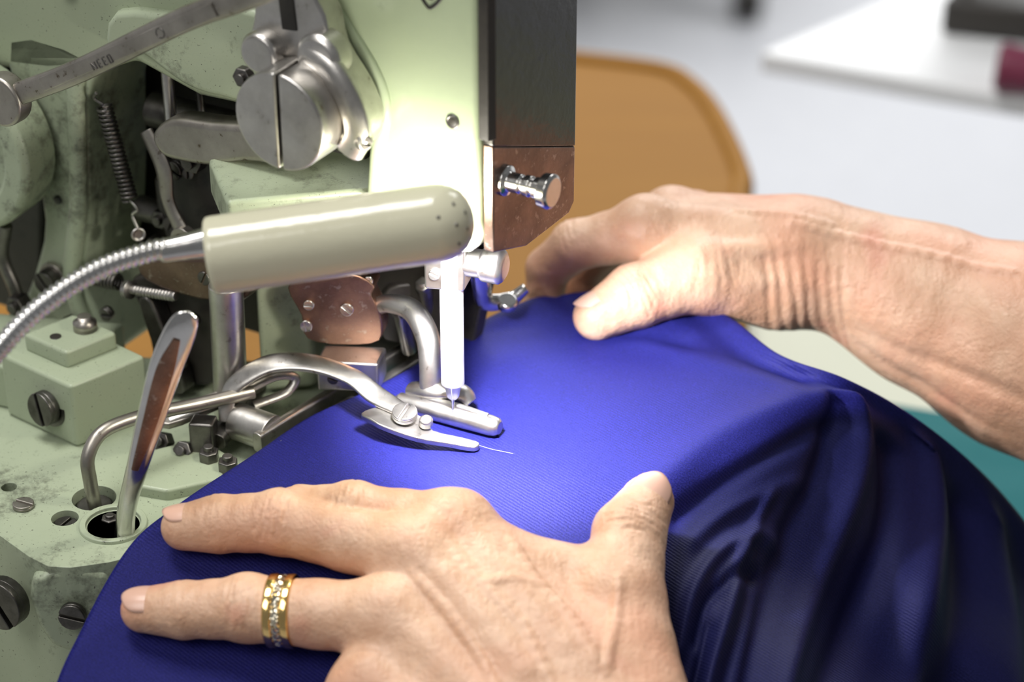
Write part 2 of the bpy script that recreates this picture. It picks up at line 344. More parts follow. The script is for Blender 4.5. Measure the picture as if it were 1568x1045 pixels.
for i,(u,z) in enumerate([(-13.9,11.2),(-6.6,12.2)]):
    screw("cap_screw_%d"%i,M(u,-.5,z),tuple(NF),.28,.3,DSTEEL,ma)
# connecting rod
sweep("connecting_rod",[M(-13.6,2.5,8.95),M(-11,2.5,10.3),M(-7.4,2.5,12.45),M(-5.1,2.5,13.6),M(-2,2.5,15.3)],.33,.2,tuple(NF),DULL,ma,power=3.2)
sweep("rod_panel",[M(-12.3,2.72,9.65),M(-9.5,2.72,11.2),M(-6.2,2.72,13.05)],.2,.02,tuple(NF),DULL,ma,power=4)
for k,(a,b) in enumerate([((0,0),(0,1)),((0,1),(.5,0)),((.5,0),(.5,1)),((.9,0),(.9,1)),((.9,0),(1.3,0)),((.9,.5),(1.2,.5)),((.9,1),(1.3,1)),((1.7,0),(1.7,1)),((1.7,0),(2.1,0)),((1.7,.5),(2,.5)),((1.7,1),(2.1,1)),((2.5,0),(2.5,1)),((2.5,1),(2.9,1)),((2.9,1),(2.9,0)),((2.9,0),(2.5,0))]):
    def q(c): 
        x,y=c[0]*.27,c[1]*.22; return M(-10.35+x*.87-y*.5,2.745,10.5+x*.5+y*.87)
    sweep("rod_mark_%d"%k,[q(a),q(b)],.022,.015,tuple(NF),DSTEEL,ma,3,8)
lathe("rod_mark_ring",M(-8.0,2.72,12.05),tuple(NF),[(0,.15),(.03,.15),(.03,.12),(0,.12)],DSTEEL,ma)
lathe("rod_end",M(-13.9,2.2,8.8),tuple(NF),[(0,.75),(.6,.75)],DULL,ma,32,.1)
# column, handwheel
mplate("column",smoothpoly([(-16.5,9),(-13.4,9),(-13.7,7.5),(-14.0,4.3),(-14.3,2.6),(-14.6,1.4),(-14.1,.2),(-13.9,-1.2),(-17.4,-1.2),(-16.6,1),(-15.9,3.1),(-16.2,5.9)],3),-.6,-3.5,GREENW,ma,.3)
sweep("column_rib",[M(-13.9,-.5,8.5),M(-14.3,-.5,4.3),M(-14.9,-.5,1.4),M(-14.4,-.5,-.5)],.3,.25,tuple(NF),GREENW,ma)
cyl("column_hole",M(-15.2,-.55,4.0),M(-15.2,-.9,4.0),.14,CAV,ma,bevel=0)
lathe("hand_wheel",M(-17.4,-.4,5.8),tuple(NF),[(0,2.5),(1.3,2.6),(1.5,2.45),(1.5,1.8),(1.3,1.7)],GREENW,ma,48,.08)
cyl("wheel_hub",M(-17.4,-.4,5.8),M(-17.4,1.6,5.8),.7,DSTEEL,ma)
mplate("left_casting",[(-24,9),(-17,9),(-16.4,5),(-17,1),(-16.2,-1.2),(-24,-1.2)],-1.5,-5,CAV,ma,.2)
sweep("left_link",[M(-16.6,.3,3.2),M(-16.9,.3,2.0),M(-16.5,.3,.8),M(-16.7,.3,-.2)],.22,.2,tuple(NF),DSTEEL,ma)
hexn("left_link_nut",M(-16.3,.2,.6),tuple(NF),.35,.5,DSTEEL,ma)
screw("column_base_screw",M(-15.6,-.4,1.3),tuple(NF),.38,.45,DSTEEL,ma,ang=.9)
lathe("column_base_collar",M(-15.6,-.55,1.3),tuple(NF),[(0,.5),(.2,.5)],DULL,ma,32,.03)
hexn("column_foot_nut",M(-14.9,-.3,-.2),(0,-.2,1),.32,.3,DSTEEL,ma)
# dark cavity
mplate("cavity_back",[(-16,10),(-3,10),(-2.5,5),(-3.5,1.6),(-4,-1.2),(-16,-1.2)],-4.2,-4.8,CAV,ma,.1)
mplate("rear_cover",[(-24,8),(-2.6,8),(-2.6,3.2),(-3.6,-1.2),(-24,-1.2)],-5.0,-5.6,CAV,ma,.1)
helix("tension_spring",M(-13.05,-.6,7.6),M(-12.4,-.6,4.7),.21,.05,22,DSTEEL,ma)
sweep("spring_hook",[M(-12.4,-.6,4.7),M(-12.15,-.6,4.45),M(-12.35,-.6,4.2),M(-12.2,-.6,3.8)],.05,.05,(0,0,1),STEEL,ma)
lathe("spring_ring",M(-12.2,-.6,3.6),(.3,-.9,.1),[(0,.22),(.06,.22),(.06,.14),(0,.14)],STEEL,ma)
sweep("spring_hook_top",[M(-13.05,-.6,7.6),M(-13.3,-.5,7.8),M(-13.1,-.4,8.05)],.05,.05,(0,0,1),DSTEEL,ma)
mplate("steel_rocker",smoothpoly([(-10.9,7.35),(-10.2,8.0),(-8.8,8.2),(-7.0,8.5),(-6.0,8.5),(-6.0,7.6),(-7.6,7.3),(-8.7,6.9),(-9.8,6.75),(-10.6,6.8)],4),0,-.9,DULL,ma,.2)
cyl("rocker_shaft",M(-11.1,-1.2,9.2),M(-11.1,-1.2,7.2),.18,STEEL,ma)
hexn("cavity_nut_1",M(-10.3,-1.4,6.3),tuple(NF),.4,.5,DSTEEL,ma)
hexn("cavity_nut_2",M(-9.0,-1.8,6.1),tuple(NF),.32,.5,DSTEEL,ma)
screw("cavity_screw",M(-11.3,-1.6,5.6),tuple(NF),.3,.3,DSTEEL,ma)
cyl("cavity_shaft",M(-12.8,-2.5,6.8),M(-5,-2.5,6.8),.55,DSTEEL,ma)
cyl("cavity_shaft_low",M(-13.4,-2.2,3.5),M(-5,-2.2,3.9),.4,DSTEEL,ma)
helix("cavity_spring",M(-9.6,-1.3,5.6),M(-9.2,-1.3,3.9),.2,.05,12,DSTEEL,ma)
sweep("cavity_link",[M(-11.9,-1.0,6.9),M(-11.3,-.9,5.9),M(-11.2,-.9,4.8),M(-10.6,-.8,3.8)],[.25,.3,.24,.28],.12,tuple(NF),DULL,ma)
lathe("cavity_link_eye",M(-10.6,-.9,3.8),tuple(NF),[(0,.4),(.3,.4),(.3,.2),(.2,.18)],DULL,ma,32,.03)
mplate("cavity_arm",smoothpoly([(-12,5.5),(-9,6.2),(-8.6,5.2),(-9.6,4.6),(-10,3),(-11.5,2.6),(-12.2,3.6)],3),-1.6,-2.3,CAV,ma,.15)
for i in range(14):
    u=random.uniform(-12.8,-8.4); z=random.uniform(2.6,7.4)
    if i%3==0: cyl("cavity_rod_%d"%i,M(u,-2.2,z),M(u+random.uniform(-.8,.8),-2.2,z+random.uniform(.8,1.8)),random.uniform(.1,.2),DSTEEL,ma)
    elif i%3==1: hexn("cavity_bolt_%d"%i,M(u,-1.9,z),tuple(NF),random.uniform(.2,.32),.35,DSTEEL,ma)
    else: screw("cavity_stud_%d"%i,M(u,-1.7,z),tuple(NF+E1*.3),random.uniform(.15,.28),.35,DSTEEL,ma,ang=i)
mplate("oily_bracket",smoothpoly([(-11.4,3.3),(-8.2,4.1),(-7.6,3.6),(-7.9,2.9),(-9.5,2.5),(-11.4,2.6)],3),.2,-.5,RUSTY,ma,.12)
helix("small_spring",M(-13.6,.0,2.05),M(-12.6,.0,2.15),.22,.05,8,DSTEEL,ma)
cyl("adjust_screw",M(-12.1,.2,2.15),M(-10.3,.2,2.4),.14,STEEL,ma)
helix("adjust_screw_thread",M(-11.8,.2,2.19),M(-10.4,.2,2.38),.13,.04,12,STEEL,ma)
lathe("adjust_screw_collar",M(-12.2,.2,2.14),tuple(E1),[(0,.27),(.25,.27)],STEEL,ma)
mplate("linkage_body",smoothpoly([(-12.4,2.2),(-10.2,2.7),(-9.0,2.2),(-9.0,.6),(-9.8,-.8),(-11.6,-.9),(-12.0,.8)],3),-.3,-1.2,CAV,ma,.15)
mplate("linkage_arm",smoothpoly([(-11.7,1.9),(-11.2,2.0),(-10.6,.5),(-10.2,-.8),(-10.9,-.9),(-11.3,.4)],3),.3,-.3,DSTEEL,ma,.1)
for i,(u,z) in enumerate([(-9.8,1.7),(-10.4,.1),(-9.2,3.3),(-13.1,1.0)]):
    screw("link_screw_%d"%i,M(u,.0,z),tuple(NF),.22,.25,DSTEEL,ma,ang=i)
slab("shelf_block",[(-6.06,.17),(-2.2,.95),(-1.5,1.6),(-2.5,4.2),(-6.88,2.95)],7.15,6.0,GREENW,ma,.15)
mplate("shelf_web",[(-7.5,7.0),(-5.0,7.0),(-4.8,5.0),(-7.2,4.6)],-.3,-2,GREENW,ma,.2)
cyl("post",(-6.5,2,3.6),(-6.6,2,-1),.5,STEEL,ma)
prism("green_boss",[(-5.9,3.6,-1),(-4.3,3.9,-1),(-4.2,3.9,2.6),(-5.0,3.8,3.2),(-5.9,3.6,3.4)],(.3,1.5,0),GREENW,ma,.2)
prism("cutter_housing",smoothpoly([(-4.8,2.5,3.2),(-4.3,2.4,3.65),(-3.0,2.3,3.8),(-2.3,2.3,3.4),(-2.4,2.4,3.0),(-2.15,2.5,2.3),(-2.2,2.5,1.45),(-3.2,2.5,1.3),(-4.3,2.5,1.5),(-4.45,2.5,2.3)],3),(.15,.8,0),COPPER,ma,.12)
for i,(x,z,r) in enumerate([(-4.2,2.7,.16),(-3.1,2.55,.2),(-4.3,2.0,.18),(-2.45,3.5,.14)]):
    screw("housing_screw_%d"%i,(x,2.45,z),(-.1,-1,.1),r,.1,CHROME,ma,ang=i*.7)
prism("cutter_block",[(-4.0,1.6,.3),(-2.2,1.5,.3),(-2.2,1.5,1.25),(-4.0,1.6,1.3)],(.2,1,0),STEEL,ma,.08)
screw("cutter_block_screw",(-3.5,1.5,.8),(-.1,-1,0),.17,.12,DSTEEL,ma)
for i,(x,y,z) in enumerate([(-1.6,3.4,1.9),(-.9,4.2,2.3),(-.1,4.4,2.2)]):
    cyl("rear_rod_%d"%i,(x,y,z),(x+.2,y+.5,z-1.6),.22,[STEEL,DULL][i%2],ma)
    hexn("rear_nut_%d"%i,(x,y,z),(-.3,-.5,.8),.26,.25,[DULL,STEEL][i%2],ma)
sweep("thread_guide_arm",[(.6,4.2,3.2),(.75,4.3,2.3),(.9,4.6,1.6),(1.6,4.9,1.5),(2.1,5.1,1.8)],[.28,.3,.28,.24,.16],.16,(.3,-.9,.3),CHROME,ma)
lathe("thread_guide_cup",(1.5,4.6,1.45),(.1,-.3,1),[(0,.3),(.2,.34),(.3,.28)],CHROME,ma,24,.03)
prism("rear_bracket",smoothpoly([(-2.2,4.6,.2),(.4,4.8,.2),(.3,4.8,1.2),(-.3,4.7,1.9),(-1.4,4.6,2.2),(-2.2,4.6,1.8)],3),(0,.8,0),CAV,ma,.1)
# presser foot
sweep("presser_bar",[(-2.4,2.9,2.3),(-1.9,2.5,2.7),(-1.2,2.0,2.75),(-.75,1.3,2.3),(-.66,.9,1.6),(-.66,.7,.7)],[.25,.28,.33,.35,.33,.33],[.2,.22,.25,.25,.22,.22],(.2,-.9,.4),STEEL,ma)
sweep("foot_bridge",[(-1.25,1.15,.62),(-.6,.75,.85),(.2,.65,.8),(.5,.5,.55)],[.3,.36,.34,.25],[.2,.26,.24,.16],(0,0,1),STEEL,ma)
lathe("foot_sole",(-1.7,.95,.38),nrm((3.1,-1.55,0)),[(0,.12),(.15,.26),(.9,.3),(3.1,.30),(3.3,.27),(3.4,.18)],STEEL,ma,32,.02)
sweep("foot_rib",[(-1.1,.75,.62),(0,.15,.7),(1.0,-.35,.62)],.1,.1,(0,0,1),STEEL,ma)
prism("guide_finger",smoothpoly([(-2.6,-.35,.75),(-2.1,-.05,.8),(-1.6,-.1,.8),(-.85,-.4,.65),(-.55,-.85,.5),(.3,-1.0,.35),(.75,-1.15,.28),(.6,-1.4,.28),(-.1,-1.3,.35),(-1.0,-1.25,.5),(-1.9,-1.0,.7),(-2.3,-.7,.75)],3),(0,0,-.18),STEEL,ma,.05)
screw("guide_screw",(-1.35,-.55,.75),(0,-.2,1),.36,.22,STEEL,ma)
lathe("guide_pivot",(-.75,-.75,.6),(0,-.2,1),[(0,.2),(.2,.2),(.25,.15)],STEEL,ma,24,.03)
sweep("presser_spring_arm",[(-6.6,.7,-.2),(-6.5,1.0,.5),(-6.1,1.2,.95),(-5.2,1.3,1.4),(-4.0,1.1,1.5),(-2.9,.7,1.3),(-2.2,.2,1.0),(-1.5,-.3,.85)],[.22,.26,.32,.34,.32,.3,.32,.25],[.12,.12,.12,.12,.12,.11,.1,.09],(0,-.35,.9),STEEL,ma,power=2.6)
sweep("lower_spring_arm",[(-8.2,.6,-.1),(-7.0,1.1,.15),(-6.0,1.4,.45),(-5.2,1.65,.75),(-4.65,1.75,.65),(-4.9,1.5,.3),(-5.8,1.1,.1)],.16,.1,(0,-.3,.9),STEEL,ma)
for i,(a,b) in enumerate([((-5.6,-.3),(-1.3,5.2)),((-4.9,-.7),(-.9,4.4))]):
    sweep("feed_bar_%d"%i,[(a[0],a[1],-.3),((a[0]+b[0])/2,(a[1]+b[1])/2,-.3),(b[0],b[1],-.3)],.18,.32,(0,0,1),STEEL,ma,power=4)
sweep("feed_link",[(-6.9,.3,-.6),(-6.4,1.5,-.5),(-6.0,3.2,-.5)],.35,.25,(0,0,1),DSTEEL,ma,power=3)
cyl("feed_roller",(-6.3,.9,-.3),(-5.2,.2,-.3),.55,STEEL,ma)
for i,(x,y) in enumerate([(-7.7,.4),(-7.0,-.3),(-8.4,.9),(-6.4,-.8)]):
    hexn("bed_nut_%d"%i,(x,y,-1.0),(-.3,-.8,.5) if i%2==0 else (0,0,1),.3,.45,DSTEEL,ma)
prism("nut_block",[(-7.6,.1,-1),(-6.9,.0,-1),(-6.9,.0,.1),(-7.6,.1,.1)],(.1,.6,0),DSTEEL,ma,.08)
prism("wide_lever",smoothpoly([(-8.6,.9,.0),(-7.2,1.6,.2),(-5.9,2.3,.3),(-5.6,1.9,.3),(-6.9,1.1,.1),(-8.2,.4,-.1)],3),(0,0,-.2),DULL,ma,.05)
# left base block
slab("base_block",[(-13.4,2.7),(-11.0,.85),(-9.1,2.6),(-11.5,4.55)],.9,-1.2,GREENW,ma,.12)
slab("base_block_rear",[(-16.5,4.2),(-13.2,2.9),(-11.0,4.2),(-10.2,5.6),(-15,6.4)],.3,-1.2,GREENW,ma,.12)
slab("base_block_step",[(-12.7,2.95),(-11.25,1.85),(-9.95,3.05),(-11.4,4.15)],1.45,.85,GREENW,ma,.12)
cyl("step_hole",(-11.7,2.75,1.40),(-11.7,2.75,1.47),.17,CAV,ma,bevel=0)
lathe("step_stud",(-10.9,3.2,1.4),(0,0,1),[(0,.35),(.3,.35),(.35,.2),(.5,.2)],DULL,ma)
screw("block_screw",(-11.85,1.45,-.15),(-.62,-.78,.1),.52,.35,DSTEEL,ma,ang=1.2)
lathe("block_screw_washer",(-11.75,1.58,-.15),(-.62,-.78,.1),[(0,.66),(.12,.66)],DSTEEL,ma)
# bed casting
bed=slab("bed_casting",[(-24,-1.5),(-13.6,-2.9),(-12.4,-3.6),(-11.4,-4.6),(-10.8,-5.05),(-10.2,-5.1),(-9.2,-4.85),(-8.2,-4.4),(-5,-3.0),(-2,-2.4),(-1,0),(-1,5.5),(-24,7)],-1.2,-12.9,GREENW,ma,.25)
cut(bed,[(-9.35,-3.1,-1.2,.74,1.6),(-10.75,-2.75,-1.2,.38,.8),(-10.1,-1.75,-1.2,.62,1.4),(-12.6,-1.2,-1.2,.22,.8),(-7.3,-.5,-1.2,.5,.9)])
slab("bed_pad",[(-9.0,-1.6),(-8.0,-1.9),(-6.6,-1.3),(-6.2,-.3),(-7.4,.9),(-8.8,.2)],-.85,-1.3,GREENW,ma,.1)
prism("bed_boss",smoothpoly([(-11.3,-5.15,-1.6),(-9.3,-5.0,-1.5),(-9.0,-5.0,-3.2),(-9.6,-5.05,-4),(-11.0,-5.15,-3.8)],3),(0,.8,0),GREENW,ma,.2)
lathe("pocket_rim",(-9.35,-3.1,-1.22),(0,0,1),[(0,.96),(.12,.93),(.12,.76),(0,.75)],GREENW,ma,40,.03)
cyl("pocket_plug",(-9.35,-3.1,-2.75),(-9.35,-3.1,-1.42),.64,DULL,ma,bevel=.08)
hexn("pocket_nut",(-9.5,-2.75,-1.42),(0,0,1),.26,.25,DSTEEL,ma)
cyl("slot_plug",(-10.1,-1.75,-2.5),(-10.1,-1.75,-1.4),.52,DSTEEL,ma,bevel=.08)
screw("small_pocket_screw",(-10.75,-2.75,-1.8),(0,0,1),.32,.45,DSTEEL,ma,ang=.5)
screw("boss_screw",(-10.25,-5.15,-2.7),(-.1,-1,.1),.38,.25,DSTEEL,ma,ang=.2)
screw("bed_corner_screw",(-12.1,-4.6,-2.6),(-.45,-.9,.1),.72,.5,DSTEEL,ma,ang=.9)
screw("bed_top_screw",(-12.0,-2.2,-1.2),(0,0,1),.3,.15,DULL,ma,ang=2.0)
slab("work_support_arm",smoothpoly([(-1.5,-1.2),(3,-1.4),(6.6,-.4),(7.6,.8),(6.8,2.2),(4,3.0),(-1,3.4)],4),-.45,-2.2,STEEL,ma,.2)
# chrome lever, hook
sweep("chrome_lever",[(-9.05,-3.5,-1.9),(-8.85,-3.6,-.4),(-8.35,-4.0,1.3),(-7.85,-4.2,2.9),(-7.3,-4.4,4.6),(-6.85,-4.5,5.7),(-6.62,-4.5,6.2),(-6.55,-4.5,6.35)],[.32,.26,.30,.38,.44,.42,.30,.08],[.3,.22,.13,.12,.12,.12,.1,.05],(.25,-.9,.3),CHROME,ma,power=2.4)
sweep("lever_reflection",[(-8.4,-4.15,1.3),(-7.85,-4.36,2.9),(-7.3,-4.55,4.6),(-6.9,-4.65,5.6)],[.1,.2,.24,.1],[.03,.03,.03,.02],(.25,-.9,.3),COPPER,ma)  # copper-toned strip paints a dark reflection onto the lever
sweep("hook_rod",[(-10.0,-2.0,-1.9),(-10.1,-2.0,-.5),(-10.1,-1.9,.3),(-9.7,-1.4,.8),(-8.7,-.5,.75),(-7.4,.4,.55),(-5.8,1.2,.5)],.2,.2,(.3,-.9,.1),DULL,ma)
# ================================================================ LAMP
la=root("gooseneck_work_lamp",(-3,-4.3,8.3))
a=np.array([-5.95,-4.5,7.95]); b=np.array([.35,-4.0,8.72]); ax=b-a; L=np.linalg.norm(ax)
prof=[(.0,.80),(.02,.93),(.08,.99),(.2,1.0),(L-.6,1.0),(L-.35,.97),(L-.1,.88),(L+.12,.72),(L+.27,.50),(L+.35,.27),(L+.37,.05)]
lh_=lathe("lamp_head",a,ax,prof,LAMPM,la,48)
d,s,u=frame(ax)
for k,(h,an) in enumerate([(L-.1,200),(L-.1,235),(L-.5,215),(L+.15,222),(L-.1,165),(L+.15,185)]):
    r=np.interp(h,[q[0] for q in prof],[q[1] for q in prof]); an=math.radians(an)
    dirn=s*math.cos(an)+u*math.sin(an)
    if dirn[1]>0: dirn=-dirn
    c=a+nrm(ax)*h+dirn*(r-.02)
    lathe("vent_%d"%k,c,dirn,[(0,.05),(.025,.05)],DSTEEL,la,16)
vs=[];fs=[]
back=np.array([0,1,0.]); back=nrm(back-nrm(ax)*np.dot(back,nrm(ax))); dn=nrm(np.cross(nrm(ax),back)); 
if dn[2]>0: dn=-dn
for i in range(13):
    for k in range(9):
        h=3.2+(L-3.0)*i/12
        th=math.radians(-5+84*k/8)
        rr=np.interp(h,[q[0] for q in prof],[q[1] for q in prof])+.015
        vs.append(tuple(a+nrm(ax)*h+(back*math.cos(th)+dn*math.sin(th))*rr))
for i in range(12):
    for k in range(8): fs.append([i*9+k,i*9+k+1,(i+1)*9+k+1,(i+1)*9+k])
mk("bulb_window",vs,fs,LEDM,la)
lathe("ferrule",(-5.9,-4.5,8.35),(-1.2,-.25,-.12),[(0,.36),(.1,.38),(.55,.33),(1.2,.29),(1.25,.25)],CHROME,la,32,.02)
NP=crom([(-6.9,-4.72,8.3),(-7.4,-4.85,8.25),(-8.6,-5.2,7.95),(-9.9,-5.8,7.3),(-11,-6.5,6.4),(-12.8,-8,4.4),(-14.6,-9.4,.5),(-15.2,-10,-5),(-15.2,-10,-12.2)],60)
vs=[];fs=[];seg=20
arc=0
for i,p in enumerate(NP):
    T=nrm(NP[min(i+1,len(NP)-1)]-NP[max(i-1,0)]); S_=nrm(np.cross(T,[0.2,.9,.3])); U=np.cross(S_,T)
    if i: arc+=np.linalg.norm(p-NP[i-1])
    r=.225+.05*abs(math.sin(math.pi*arc/.17))
    for k in range(seg):
        an=2*math.pi*k/seg; vs.append(tuple(p+(S_*math.cos(an)+U*math.sin(an))*r))
for i in range(len(NP)-1):
    for k in range(seg): fs.append([i*seg+k,i*seg+(k+1)%seg,(i+1)*seg+(k+1)%seg,(i+1)*seg+k])
mk("flexible_neck",vs,fs,CHROME,la)
lathe("lamp_base",(-15.2,-10,-13),(0,0,1),[(0,2.2),(.6,2.2),(.9,1.6),(1.0,.4)],DSTEEL,la,40,.05)
# ================================================================ FABRIC
def mmr(s,z,mode='z'):
    pts=[tuple(float(v)/10 for v in q.split(',')) for q in s.split()]
    return [(x,y,(zz if mode=='z' else .6*(y+4)+zz)) for (x,y),zz in zip(pts,z)]
f1=mmr("0,48 12,60 28,69 40,69 60,63 80,58 95,33 114,22 137,30 158,36 178,40 206,43",[.3,.4,.5,.6,.6,.6,.5,.3,-1.5,-3.5,-6,-10])
f2=mmr("-11,34 4,46 20,52 40,48 59,41 80,33 97,23 113,17 136,27 157,29 177,30 203,25",[.2,.3,.3,.4,.5,.5,.5,.2,-2,-4.5,-7.5,-11])
f3=mmr("-26,17 -7,28 12,32 35,29 58,23 78,14 96,8 111,9 131,13 151,9 173,3 200,-1",[.2,.2,.2,.3,.4,.5,.4,-.2,-2.5,-5,-8,-11])
f4=mmr("-42,4 -20,4 3,4 25,3 47,-2 68,-8 86,-10 102,-6 122,-7 140,-21 165,-25 196,-25",[.1,.1,.1,.2,.3,.3,0,-1,-3,-5,-8,-11])
f5=mmr("-57,-15 -35,-20 -9,-23 16,-25 37,-29 57,-33 71,-34 86,-33 108,-31 130,-38 158,-42 190,-50",[0,0,0,0,.1,0,-.7,-1.8,-4,-6.5,-9,-11])
f6=mmr("-74,-40 -51,-44 -23,-47 5,-49 30,-50 49,-53 63,-60 77,-64 94,-71 115,-81 139,-98 171,-115",[.05,0,0,0,0,0,0,-.5,-1.5,-2.5,-3,-3],'p')
f7=mmr("-86,-50 -62,-60 -32,-65 -1,-69 26,-71 45,-74 59,-79 70,-85 87,-95 106,-107 131,-124 164,-142",[0]*8+[-.5,-1,-1,-1],'p')
f8=mmr("-96,-69 -69,-77 -38,-83 -8,-88 19,-91 39,-93 53,-96 66,-100 82,-112 100,-128 125,-143 160,-161",[0]*12,'p')
f9=mmr("-103,-91 -74,-103 -42,-106 -10,-109 16,-112 36,-113 49,-115 62,-118 81,-128 99,-140 123,-156 158,-174",[0]*12,'p')
f10=[(x*1.03,y-3.0,z-3.5) for x,y,z in f9]
f0=[(x+.2,y+(.35 if i<6 else 2.0),z-3.2) for i,(x,y,z) in enumerate(f1)]
f0[0]=(.5,5.4,-.3); f0[1]=(1.5,6.5,-.9); 
G=np.array([f0,f1,f2,f3,f4,f5,f6,f7,f8,f9,f10]); R,Cc=G.shape[:2]
def cr_axis(G,n):
    P=np.concatenate([2*G[:1]-G[1:2],G,2*G[-1:]-G[-2:-1]]); out=[]; par=[]
    for i in range(1,len(P)-2):
        for k in range(n):
            t=k/n; a_,b_,c_,d_=P[i-1],P[i],P[i+1],P[i+2]
            out.append(.5*((2*b_)+(-a_+c_)*t+(2*a_-5*b_+4*c_-d_)*t*t+(-a_+3*b_-3*c_+d_)*t**3)); par.append(i-1+t)
    out.append(G[-1]); par.append(len(G)-1); return np.array(out),np.array(par)
G1,pr=cr_axis(G,20); G2,pc=cr_axis(G1.transpose(1,0,2),20); F=G2.transpose(1,0,2)
RR,CC=np.meshgrid(pr,pc,indexing='ij')
du=np.gradient(F,axis=0); dv=np.gradient(F,axis=1); nn=np.cross(dv,du); nn/=np.linalg.norm(nn,axis=2,keepdims=True)+1e-9
if nn[60,60,2]<0: nn=-nn
def dist(path):
    D=np.full(RR.shape,1e9); 
    for (r0,c0),(r1,c1) in zip(path[:-1],path[1:]):
        l2=(r1-r0)**2+(c1-c0)**2; h=np.clip(((RR-r0)*(r1-r0)+(CC-c0)*(c1-c0))/l2,0,1)
        D=np.minimum(D,np.hypot(RR-r0-h*(r1-r0),CC-c0-h*(c1-c0)))
    return D
def fold(path,amp,w,sharp=False):
    D=dist([tuple(p[:2]) for p in crom([(a,b,0) for a,b in path],6)]) if len(path)>2 else dist(path)
    return amp*(np.exp(-D/w) if sharp else np.exp(-(D/w)**2))
H=np.zeros(RR.shape)
H+=fold([(4.9,4.9),(4,5.3),(3.1,6.0),(2.4,7.0)],.20,.32)
H+=fold([(5.2,5.5),(4.4,6.0),(3.6,6.6),(3.0,7.1)],-.18,.20)
H+=fold([(2.2,7.1),(3,7.42),(4.2,7.62),(6,7.8),(9,8.0)],.34,.15)
H+=fold([(2.6,6.9),(4.2,7.15),(6,7.35),(9,7.5)],-.30,.15)
H+=fold([(2.6,7.8),(4,8.15),(6,8.3),(9,8.5)],-.45,.18)
H+=fold([(1.8,8.2),(3.5,8.7),(5.5,9.0),(9,9.3)],.42,.2)
H+=fold([(2.2,8.9),(4,9.3),(6,9.5),(9,9.7)],-.40,.22)
H+=fold([(1.8,9.4),(4,9.9),(9,10.3)],.35,.25)
# wrinkles beside the thumb
H+=fold([(6.8,6.05),(5.9,6.15),(5.3,6.45),(4.95,6.85),(4.9,7.1)],.24,.12)
H+=fold([(6.6,6.35),(6.0,6.45),(5.5,6.8),(5.3,7.1)],-.20,.09)
H+=fold([(5.25,6.75),(6.0,6.8),(7.0,6.8),(8.5,6.9)],.26,.12)
H+=fold([(5.3,7.05),(6.2,7.08),(7.5,7.1)],-.18,.09)
H+=fold([(4.55,6.7),(4.9,6.75),(5.3,6.7),(5.7,6.55)],.14,.09)
H+=fold([(6.3,6.55),(7.5,6.5),(9,6.55)],-.2,.10)
H+=fold([(5.4,5.9),(4.9,6.2),(4.5,6.6),(4.2,7.0)],.10,.12)
H+=fold([(1.3,3.2),(2.2,4.5),(2.6,6)],.12,.32)
H+=fold([(1.2,4.4),(1.8,5.3),(2.0,6.2)],-.16,.24)
H+=fold([(1.15,2.2),(1.7,3.2),(1.9,4.4)],-.14,.20)
H+=.015*np.sin(CC*3.1+RR*2.3)
F=F+nn*H[:,:,None]
F[:,:,2]=np.maximum(F[:,:,2],-12.7)
nr,nc=RR.shape
vs=[tuple(p) for p in F.reshape(-1,3)]
fs=[[i*nc+j,i*nc+j+1,(i+1)*nc+j+1,(i+1)*nc+j] for i in range(nr-1) for j in range(nc-1)]
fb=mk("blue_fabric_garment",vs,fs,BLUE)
# shade of the falling drape, painted as darker navy right of the break line
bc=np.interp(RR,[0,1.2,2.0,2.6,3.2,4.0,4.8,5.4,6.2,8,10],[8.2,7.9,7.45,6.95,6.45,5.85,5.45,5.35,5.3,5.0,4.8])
shade_mask=np.clip((CC-bc)/.45,0,1); shade_mask=shade_mask*shade_mask*(3-2*shade_mask)
at=fb.data.attributes.new("drape_shade",'FLOAT','POINT'); at.data.foreach_set("value",shade_mask.reshape(-1).astype(np.float32))
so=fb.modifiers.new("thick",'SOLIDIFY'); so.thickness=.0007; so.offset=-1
th=root("sewing_thread",(1.2,-1.4,.3))
sweep("loose_thread",[(.75,-1.2,.20),(1.1,-1.3,.14),(1.4,-1.4,.13),(1.7,-1.5,.12)],.007,.007,(0,0,1),THREAD,th,6,6)
sweep("needle_thread",[(-.2,-.1,4.5),(-.12,-.38,3.0),(-.03,-.3,1.4),(.0,-.05,.3)],.014,.014,(0,0,1),THREAD,th,8,6)
# ================================================================ HANDS
def caps(P,a,b,ra,rb):
    a=np.asarray(a,np.float32); b=np.asarray(b,np.float32); ba=b-a; l2=float(ba@ba)+1e-9
    pa=P-a; h=np.clip(pa@ba/l2,0,1); q=pa-h[...,None]*ba
    return np.sqrt((q*q).sum(-1))-(ra+(rb-ra)*h)
def smin(a,b,k):
    h=np.clip(.5+.5*(b-a)/k,0,1); return b*(1-h)+a*h-k*h*(1-h)
def chain(P,nodes,k=.18):
    d=None
    for (a,ra),(b,rb) in zip(nodes[:-1],nodes[1:]):
        c=caps(P,a,b,ra,rb); d=c if d is None else smin(d,c,k)
    return d
def withmids(nodes,f=.93):
    out=[nodes[0]]
    for (a,ra),(b,rb) in zip(nodes[:-1],nodes[1:]):
        m=tuple((np.array(a)+np.array(b))/2); out.append((m,(ra+rb)/2*f)); out.append((b,rb))
    return out
